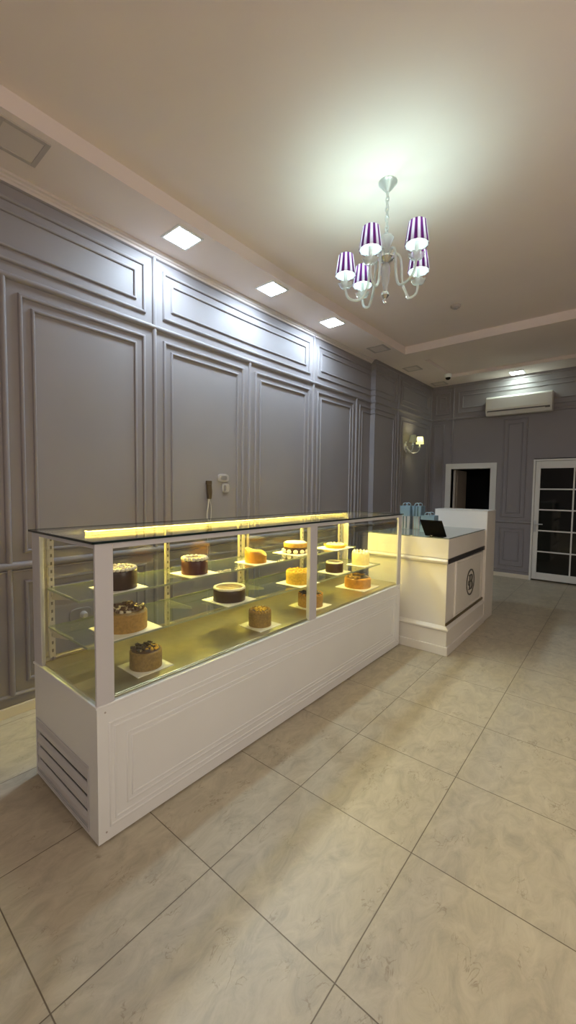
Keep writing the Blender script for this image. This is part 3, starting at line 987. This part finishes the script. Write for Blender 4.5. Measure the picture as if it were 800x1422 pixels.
# A - caramel cake, chocolate pieces on top, front left on the deck
x, y, z = -1.219, .09, DK
board(x, y, z, .200, 'white square card under the crumb cake at the near end of the deck', dx=-.005, dy=0)
t = cake(x, y, z + BT, 'tan crumb cake with dark flakes on top, nearest on the bottom deck')
b = MB(); side(b, x, y, z + BT, .079, .088); b.build('cake_side', M['coffee'], t, smooth=.8)
zt = z + BT + .088
b = MB(); b.lathe([(0, .006), (.06, .006), (.070, 0), (0, 0)], (x, y, zt), 32); b.build('chocolate_topping', M['choc2'], t, smooth=.8)
b = MB(); chunks(b, x, y, zt + .006, 0, .062, 34, .016); b.build('chocolate_flakes', M['choc'], t)
b = MB()
for i in range(14): b.blob((x + random.uniform(-.01, .055), y + random.uniform(-.03, .05), zt + .010), .011, .008, .007, 8, 5)
b.build('caramel_cream', M['honey'], t, smooth=1.2)
# B - coffee cake with a nut crown
x, y = -1.216, .935
board(x, y, z, .205, 'white square card under the small crumb cake in front of the post')
t = cake(x, y, z + BT, 'small tan crumb cake with nut crown and orange centre, mid bottom deck')
b = MB(); side(b, x, y, z + BT, .076, .095); b.build('cake_side', M['coffee'], t, smooth=.8)
zt = z + BT + .095
b = MB(); ringblobs(b, x, y, zt + .003, .066, 20, .0105, .012, .03); b.build('nut_crown', M['caramel'], t, smooth=1.2)
b = MB(); b.lathe([(0, .008), (.03, .007), (.056, 0), (0, 0)], (x, y, zt), 28); b.build('coffee_glaze', M['choc2'], t, smooth=1.)
b = MB(); chunks(b, x, y, zt + .008, 0, .040, 26, .014); b.build('orange_pieces', M['honey'], t)
# C - half hidden behind the post
x, y = -1.238, 1.538
board(x, y, z, .245, 'white square card under the caramel cake partly hidden by the middle post')
t = cake(x, y, z + BT, 'caramel cake with dark top on the bottom deck, partly hidden by the middle post')
b = MB(); side(b, x, y, z + BT, .098, .090); b.build('cake_side', M['caramel'], t, smooth=.8)
zt = z + BT + .090
b = MB(); b.lathe([(0, .006), (.085, .005), (.092, 0), (0, 0)], (x, y, zt), 32); b.build('chocolate_topping', M['choc2'], t, smooth=.8)
b = MB(); chunks(b, x, y, zt + .006, .02, .085, 36, .018); b.build('chocolate_flakes', M['choc'], t)
b = MB(); ringblobs(b, x, y, zt + .004, .088, 16, .012, .010, .02); b.build('caramel_rosettes', M['orange'], t, smooth=1.2)
# D - low orange cake at the far end of the deck
x, y = -1.275, 2.345
board(x, y, z, .305, 'white square card under the orange cake at the far end of the deck')
t = cake(x, y, z + BT, 'low orange glazed cake with dark chocolate centre at the far end of the bottom deck')
b = MB(); side(b, x, y, z + BT, .124, .090, bev=.012); b.build('cake_side', M['orange'], t, smooth=.8)
zt = z + BT + .090
b = MB(); b.lathe([(0, .008), (.085, .006), (.095, 0), (0, 0)], (x, y, zt), 32, lambda r, zz_, a: (r * (1 + .06 * math.sin(5 * a)), zz_)); b.build('chocolate_topping', M['choc'], t, smooth=.8)
b = MB(); chunks(b, x, y, zt + .006, .05, .105, 60, .018, 1.5, 5.5); b.build('nut_pieces', M['caramel'], t)
# E - large caramel cake behind the near post
x, y, z = -1.318, .036, S1
board(x, y, z, .262, 'white square card under the large caramel cake behind the near corner post', dx=0, dy=0)
t = cake(x, y, z + BT, 'large caramel cake topped with cream and chocolate pieces behind the near corner post')
b = MB(); side(b, x, y, z + BT, .105, .090); b.build('cake_side', M['caramel'], t, smooth=.8)
zt = z + BT + .090
b = MB(); b.lathe([(0, .006), (.09, .006), (.10, 0), (0, 0)], (x, y, zt), 32); b.build('caramel_glaze', M['coffee'], t, smooth=.8)
b = MB()
for i in range(22):
    a = random.uniform(0, 2 * PI); r = random.uniform(.02, .085)
    b.blob((x + r * math.cos(a), y + r * math.sin(a), zt + .008), random.uniform(.014, .026), random.uniform(.010, .016), .009, 10, 6, random.uniform(0, 3))
b.build('cream_swirls', M['cream'], t, smooth=1.2)
b = MB(); chunks(b, x, y, zt + .012, 0, .09, 46, .018); b.build('chocolate_pieces', M['choc2'], t)
# F - dark cake with white beaded ring
x, y = -1.324, .756
board(x, y, z, .250, 'white square card under the dark ringed cake on the middle shelf')
t = cake(x, y, z + BT, 'dark chocolate cake with a thin white ring round its cocoa top, on the middle shelf')
b = MB(); side(b, x, y, z + BT, .104, .076); b.build('cake_side', M['choc'], t, smooth=.8)
zt = z + BT + .076
b = MB(); torus(b, x, y, zt + .003, .096, .0085, 60, .012); b.build('cream_ring', M['cream'], t, smooth=1.2)
b = MB(); b.lathe([(0, .003), (.07, .0025), (.089, 0), (0, 0)], (x, y, zt), 36); b.build('cocoa_top', M['choc2'], t, smooth=1.)
# G - honey crumb cake left of the post
x, y = -1.285, 1.435
board(x, y, z, .245, 'white square card under the yellow honey cake left of the middle post')
t = cake(x, y, z + BT, 'yellow honey crumb cake on the middle shelf, just left of the middle post')
b = MB(); side(b, x, y, z + BT, .094, .098, bev=.012); b.build('cake_side', M['honey'], t, smooth=.8)
b = MB(); chunks(b, x, y, z + BT + .098, 0, .085, 110, .009); b.build('crumb_topping', M['honey'], t)
# H - small dark cake right of the post
x, y = -1.312, 1.99
board(x, y, z, .215, 'white square card under the small dark cake right of the middle post')
t = cake(x, y, z + BT, 'small dark chocolate cake with wide white cream ring, right of the middle post')
b = MB(); side(b, x, y, z + BT, .078, .080); b.build('cake_side', M['choc'], t, smooth=.8)
zt = z + BT + .080
b = MB(); torus(b, x, y, zt + .003, .066, .0105, 48, .01); b.build('cream_ring', M['cream'], t, smooth=1.2)
b = MB(); b.lathe([(0, .003), (.045, .003), (.056, 0), (0, 0)], (x, y, zt), 32); b.build('cocoa_top', M['choc2'], t, smooth=1.)
# I - tall lemon cream cake
x, y = -1.315, 2.462
board(x, y, z, .205, 'white square card under the tall cream cake at the far end')
t = cake(x, y, z + BT, 'tall pale yellow cream cake with piped rim at the far end of the middle shelf')
b = MB(); side(b, x, y, z + BT, .084, .115, bev=.012); b.build('cake_side', M['lemon'], t, smooth=.8)
zt = z + BT + .115
b = MB()
for i in range(12):
    a = 2 * PI * i / 12
    b.lathe([(0, 0), (.017, 0), (.016, .010), (.009, .020), (0, .028)], (x + .066 * math.cos(a), y + .066 * math.sin(a), zt - .002), 10)
b.build('piped_cream', M['cream'], t, smooth=1.2)
b = MB(); chunks(b, x, y, zt + .002, 0, .046, 16, .014); b.build('caramel_pieces', M['caramel'], t)
# J - dark cake with cream top behind the near post, top shelf
x, y, z = -1.385, .035, S2
board(x, y, z, .215, 'white square card under the dark cake nearest on the top shelf')
t = cake(x, y, z + BT, 'dark chocolate cake with beaded cream top, nearest on the top shelf')
b = MB(); side(b, x, y, z + BT, .092, .096); b.build('cake_side', M['choc'], t, smooth=.8)
zt = z + BT + .096
b = MB(); ringblobs(b, x, y, zt + .004, .080, 24, .0125, .010); b.build('cream_beads', M['cream'], t, smooth=1.2)
b = MB(); b.lathe([(0, .005), (.05, .004), (.070, 0), (0, 0)], (x, y, zt), 32); b.build('vanilla_top', M['lemon'], t, smooth=1.)
b = MB(); chunks(b, x, y, zt + .004, 0, .06, 34, .009); b.build('crumb_topping', M['cream'], t)
# K - burgundy cake
x, y = -1.386, .525
board(x, y, z, .215, 'white square card under the burgundy cake on the top shelf')
t = cake(x, y, z + BT, 'reddish brown cake with thick whipped cream crown on the top shelf')
b = MB(); side(b, x, y, z + BT, .080, .084); b.build('cake_side', M['burgundy'], t, smooth=.8)
zt = z + BT + .084
b = MB(); ringblobs(b, x, y, zt + .007, .067, 16, .0165, .014, .03); b.build('cream_crown', M['cream'], t, smooth=1.2)
b = MB(); b.lathe([(0, .008), (.04, .007), (.056, 0), (0, 0)], (x, y, zt), 32); b.build('berry_glaze', M['burgundy'], t, smooth=1.)
# L - orange cake with sloping top
x, y = -1.378, 1.058
board(x, y, z, .215, 'white square card under the orange cake with a sloping top')
t = cake(x, y, z + BT, 'small orange cake with a sloping cut top on the top shelf')


def slope(r, zz_, a):
    if zz_ > .05:
        s = (r * math.cos(a) * .77 + r * math.sin(a) * .64) / .078
        zz_ -= .020 * (s + 1) + .006 * math.sin(3 * a)
    return r, zz_


b = MB(); side(b, x, y, z + BT, .078, .098, slope); b.build('cake_side', M['orange'], t, smooth=.8)
b = MB()
b.lathe([(0, .103), (.066, .102), (.070, .096), (0, .096)], (x, y, z + BT), 40, slope)
b.build('honey_topping', M['honey'], t, smooth=.8)
# M - dark cake with cream dollops by the post
x, y = -1.445, 1.60
board(x, y, z, .270, 'white square card under the dark cake with dollops, top shelf')
t = cake(x, y, z + BT, 'dark layered cake with white cream dollops at its foot, top shelf left of the post')
b = MB(); side(b, x, y, z + BT, .096, .050); b.build('cake_base', M['choc'], t, smooth=.8)
b = MB(); side(b, x, y, z + BT + .050, .098, .034); b.build('caramel_layer', M['caramel'], t, smooth=.8)
b = MB(); b.lathe([(0, .008), (.08, .007), (.092, 0), (0, 0)], (x, y, z + BT + .084), 32, lambda r, q_, a: (r * (1 + .05 * math.sin(6 * a)), q_)); b.build('cream_top', M['cream'], t, smooth=1.)
b = MB()
for i in range(11):
    a = -2.6 + 2 * PI * i / 11
    b.blob((x + .096 * math.cos(a), y + .096 * math.sin(a), z + BT + .017), .020, .020, .017, 10, 6)
b.build('cream_dollops', M['cream'], t, smooth=1.2)
# N - flat tart at the end of the top shelf
x, y = -1.370, 2.09
board(x, y, z, .24, 'white square card under the flat tart at the end of the top shelf', sy=.30, dy=-.02)
t = cake(x, y, z + BT, 'flat yellow cream tart at the far end of the top shelf')
b = MB(); b.lathe([(0, 0), (.082, 0), (.104, .026), (.100, .030), (.092, .020), (0, .020)], (x, y, z + BT), 60, lambda r, q_, a: (r * (1 + .025 * math.cos(20 * a)) if r > .08 else r, q_)); b.build('pastry_shell', M['honey'], t, smooth=.8)
b = MB(); b.lathe([(0, .030), (.05, .028), (.09, .021), (0, .019)], (x, y, z + BT), 32); b.build('custard_filling', M['lemon'], t, smooth=1.)
b = MB(); ringblobs(b, x, y, z + BT + .029, .070, 14, .013, .010); b.build('cream_dots', M['cream'], t, smooth=1.2)

# ------------------------------------------------------------------ sales counter
QX0, QX1, QY0, QY1 = -1.42, -.605, 2.832, 4.12
ZC = 1.105
t = thing('sales_counter', (-1.0, 3.6, 0), 'white sales counter with round dark emblem and raised end, beside the display case', 'counter')
counter = t
MB().box(QX0, QX1, QY0, QY1, .09, ZC - .19).build('counter_body', M['white2'], t, bevel=.003)
# fascia drawn a little forward, with its moulding
b = MB().box(QX0 - .012, QX1 + .012, QY0 - .012, QY1, ZC - .19, ZC - .004)
b.build('top_fascia', M['white2'], t, bevel=.004)
pr = [(0, 0), (.012, 0), (.022, .010), (.026, .022), (.022, .032), (.012, .042), (0, .042)]
b = MB().prism(pr, lambda d, z: (QX0 - .012, QY0 - .012 - d, ZC - .235 + z), lambda d, z: (QX1 + .012, QY0 - .012 - d, ZC - .235 + z))
b.build('fascia_moulding', M['white2'], t, smooth=.6)
# plinth
b = MB().box(QX0 - .015, QX1 + .022, QY0 - .022, QY1 - .0, 0, .235)
b.build('plinth', M['white2'], t, bevel=.004)
b = MB().box(QX0 - .015, QX1 + .036, QY0 - .036, QY1, 0, .085)
b.build('skirting', M['white2'], t, bevel=.006)
b = MB()
pr2 = [(0, 0), (.026, 0), (.036, .010), (.036, .022), (.022, .034), (.008, .046), (0, .046)]
b.prism(pr2, lambda d, z: (QX0 - .01, QY0 - d, .228 + z), lambda d, z: (QX1 + d, QY0 - d, .228 + z))
b.prism(pr2, lambda d, z: (QX1 + d, QY0 - d, .228 + z), lambda d, z: (QX1 + d, QY1, .228 + z))
b.build('plinth_moulding', M['white2'], t, smooth=.6)
# front: dark bands, raised panel
MB().box(QX1, QX1 + .016, QY0 - .010, QY1 - .002, ZC - .238, ZC - .194).build('bronze_band', M['bronze'], t, bevel=.002)
MB().box(QX1, QX1 + .012, QY0 - .004, QY1 - .002, .278, .302).build('brass_band', M['brass'], t, bevel=.002)
PQ = plane_left(QX1)
b = MB().box(QX1, QX1 + .010, 3.10, 3.985, .335, .838)
b.build('raised_panel', M['white2'], t, bevel=.004)
b = MB()
pframe(b, PQ, 3.085, 4.0, .322, .85, .024, .016)
b.build('panel_moulding', M['white2'], t, smooth=.8)
# emblem: ring with a serif letter B
EY, EZ, ER = 3.575, .575, .142
xe = QX1 + .010
em = MB()
n = 64


def ring(b, r0, r1, cy, cz, h0, h1, sy=1.0, a0=0.0, a1=2 * PI, nn=64):
    full = abs(a1 - a0 - 2 * PI) < 1e-4
    k = nn if full else nn + 1
    vs = []
    for i in range(k):
        a = a0 + (a1 - a0) * i / nn
        ra = r0(a) if callable(r0) else r0
        rb = r1(a) if callable(r1) else r1
        for r, h in ((ra, h0), (rb, h0), (rb, h1), (ra, h1)):
            vs.append((h, cy + r * math.cos(a) * sy, cz + r * math.sin(a)))
    fs = []
    for i in range(nn if full else nn):
        j = (i + 1) % k
        for q_ in range(4):
            fs.append((i * 4 + q_, i * 4 + (q_ + 1) % 4, j * 4 + (q_ + 1) % 4, j * 4 + q_))
    if not full:
        fs += [(0, 1, 2, 3), tuple((k - 1) * 4 + q_ for q_ in (3, 2, 1, 0))]
    b.faces(vs, fs)


ring(em, ER - .015, ER, EY, EZ, xe, xe + .006)
eo = em.build('emblem_ring', M['emblem'], t)
em = MB()
x0, x1 = xe, xe + .006
em.box(x0, x1, EY - .036, EY - .010, EZ - .070, EZ + .080)              # main stem
em.box(x0, x1, EY - .058, EY + .020, EZ + .072, EZ + .082).box(x0, x1, EY - .058, EY + .020, EZ - .080, EZ - .070)   # serifs
em.box(x0, x1, EY - .010, EY + .018, EZ + .004, EZ + .012)
ring(em, lambda a: .028 , lambda a: .036 + .018 * math.cos(a), EY + .016, EZ + .043, x0, x1, 1.0, -PI / 2, PI / 2, 20)
ring(em, lambda a: .034, lambda a: .042 + .020 * math.cos(a), EY + .016, EZ - .036, x0, x1, 1.0, -PI / 2, PI / 2, 20)
# the flourish at the letter's left
ring(em, .020, .027, EY - .055, EZ - .005, x0, x1, 1.0, PI * .3, PI * 1.7, 18)
em.build('emblem_letter', M['emblem'], t)
# glass top
tp = MB().box(QX0 - .012, QX1 + .010, QY0 - .010, QY1, ZC - .004, ZC + .006).build('glass_top', M['counter_glass'], t, bevel=.002)
# raised end block
MB().box(-1.19, -.575, QY1, 4.515, 0, 1.318).build('raised_end', M['white2'], t, bevel=.006)
MB().box(-1.192, -.573, QY1 - .004, 4.517, 1.318, 1.326).build('end_cap', M['white2'], t, bevel=.002)

# tablet till
ZT_ = ZC + .006
t = thing('tablet_till', (-.73, 2.88, ZT_), 'black tilted tablet till standing on the sales counter', 'till')
mt = Matrix.Translation((-.735, 2.800, ZT_ + .086)) @ Matrix.Rotation(math.radians(-47), 4, 'X')
MB().obox(mt, .205, .215, .012).build('tablet', M['screen'], t, bevel=.004)
MB().box(-.79, -.68, 2.86, 2.99, ZT_, ZT_ + .010).tube([(-.735, 2.94, ZT_ + .008), (-.735, 2.90, ZT_ + .045), (-.735, 2.812, ZT_ + .092)], .014, 10).build('tablet_stand', M['screen'], t, bevel=.002)
MB().tube(spline([(-.80, 2.875, ZT_ + .008), (-.775, 2.865, ZT_ + .008), (-.75, 2.872, ZT_ + .010), (-.73, 2.89, ZT_ + .02)]), .006, 8).build('plug', M['cable'], t, smooth=1.2)


# gift bags on the counter
def gift_bag(x, y, z, wx, dy, h, face, label, stripe=None, loops=True, rot=0.0):
    t = thing('gift_bag', (x, y, z), label, 'gift bag', 'blue gift bags on the sales counter')
    b = MB()
    hx, hy = wx / 2, dy / 2
    # slightly flared paper body with folded rim
    vs = []
    for zz_, s in ((0, .97), (h * .5, .985), (h, 1.0), (h, .96), (h - .012, .95)):
        for sx, sy in ((-1, -1), (1, -1), (1, 1), (-1, 1)):
            vs.append((x + sx * hx * s, y + sy * hy * s, z + zz_))
    fs = [(3, 2, 1, 0)]
    for k in range(4):
        for i in range(4):
            fs.append((k * 4 + i, k * 4 + (i + 1) % 4, (k + 1) * 4 + (i + 1) % 4, (k + 1) * 4 + i))
    fs.append((16, 17, 18, 19))
    b.faces(vs, fs)
    b.build('bag_body', M[face], t)
    if stripe:
        c = MB()
        for s in (-.16, .16):
            c.box(x + s * wx - .006, x + s * wx + .006, y - hy - .0015, y - hy, z + .002, z + h - .001)
            c.box(x + hx, x + hx + .0015, y + s * dy - .006, y + s * dy + .006, z + .002, z + h - .001)
        c.build('ribbon', M[stripe], t)
    if loops:
        c = MB()
        for s in (-1, 1):
            c.tube(spline([(x - hx * .45, y + s * hy * .9, z + h - .012), (x - hx * .40, y + s * hy * .8, z + h + .022), (x, y + s * hy * .7, z + h + .034), (x + hx * .40, y + s * hy * .8, z + h + .022), (x + hx * .45, y + s * hy * .9, z + h - .012)]), .004, 6)
        c.build('handle', M['ribbon'], t, smooth=1.2)
    return t


ZT2 = ZT_
gift_bag(-1.308, 3.52, ZT2, .115, .10, .145, 'bag_grey', 'grey-lilac gift box at the lower left of the bag stack', stripe='bag_dark', loops=False)
gift_bag(-1.198, 3.58, ZT2, .082, .10, .145, 'bag_grey', 'grey-lilac gift box with pale ribbon right of the lower left one', stripe='ribbon', loops=False)
gift_bag(-1.312, 3.53, ZT2 + .145, .120, .11, .118, 'bag', 'light blue gift bag on top of the stack, the left one')
gift_bag(-1.192, 3.58, ZT2 + .145, .105, .13, .118, 'bag', 'light blue gift bag with dark ribbons on top of the stack, the right one', stripe='bag_dark')
gift_bag(-1.03, 3.50, ZT2, .15, .13, .165, 'bag', 'light blue gift bag with handles standing directly behind the tablet till')
gift_bag(-.985, 3.26, ZT2, .10, .07, .07, 'bag', 'small low light blue gift bag left of the tablet till')

# ------------------------------------------------------------------ sockets and cable on the panelled wall
t = thing('wall_socket', (XW, 1.72, 1.655), 'pale oval wall socket on the panelled wall above the display case', 'socket')


def plate(b, y, z, ry, rz, h, x0=XW):
    pr_ = [((abs(math.cos(a)) ** .6) * math.copysign(1, math.cos(a)), (abs(math.sin(a)) ** .6) * math.copysign(1, math.sin(a))) for a in [2 * PI * i / 28 for i in range(28)]]
    b.prism(pr_, lambda p_, q_: (x0, y + p_ * ry, z + q_ * rz), lambda p_, q_: (x0 + h, y + p_ * ry * .93, z + q_ * rz * .93))
    return b


plate(MB(), 1.72, 1.655, .075, .040, .010).build('socket_plate', M['socket'], t)
plate(MB(), 1.72, 1.655, .042, .022, .003, XW + .010).build('socket_inset', M['socket_in'], t)
t = thing('cable_outlet', (XW, 1.75, 1.56), 'round pale cable outlet just below the oval wall socket', 'outlet')
plate(MB(), 1.75, 1.555, .050, .048, .008).build('outlet_plate', M['socket'], t)
plate(MB(), 1.735, 1.555, .018, .03, .004, XW + .008).build('outlet_inset', M['socket_in'], t)
t = thing('power_adapter', (XW, 1.52, 1.53), 'dark brown power adapter with white cables hanging on the wall behind the case', 'power adapter')
MB().box(XW, XW + .03, 1.495, 1.552, 1.585, 1.622).prism([(-.022, .06), (.022, .06), (.030, -.02), (.020, -.085), (-.012, -.085), (-.020, -.02)], lambda a, z: (XW + .002, 1.522 + a, 1.53 + z), lambda a, z: (XW + .035, 1.522 + a, 1.53 + z)).build('adapter_body', M['brown'], t, bevel=.004)
MB().tube(spline([(XW + .018, 1.52, 1.45), (XW + .02, 1.512, 1.38), (XW + .018, 1.50, 1.30), (XW + .015, 1.51, 1.1), (XW + .012, 1.51, .8)]), .0055, 7).tube(spline([(XW + .018, 1.527, 1.45), (XW + .02, 1.545, 1.38), (XW + .018, 1.548, 1.30), (XW + .015, 1.54, 1.1), (XW + .012, 1.53, .8)]), .0045, 7).build('cable', M['cable'], t, smooth=1.2)
t = thing('wall_socket', (XW, .31, .588), 'low wall socket with white plug, seen through the near glass end', 'socket')
plate(MB(), .31, .588, .085, .052, .010).build('socket_plate', M['socket_in'], t)
MB().tube([(XW + .010, .325, .588), (XW + .030, .325, .588), (XW + .050, .325, .586)], [.026, .024, .018], 14).build('plug', M['cable'], t, smooth=.8)
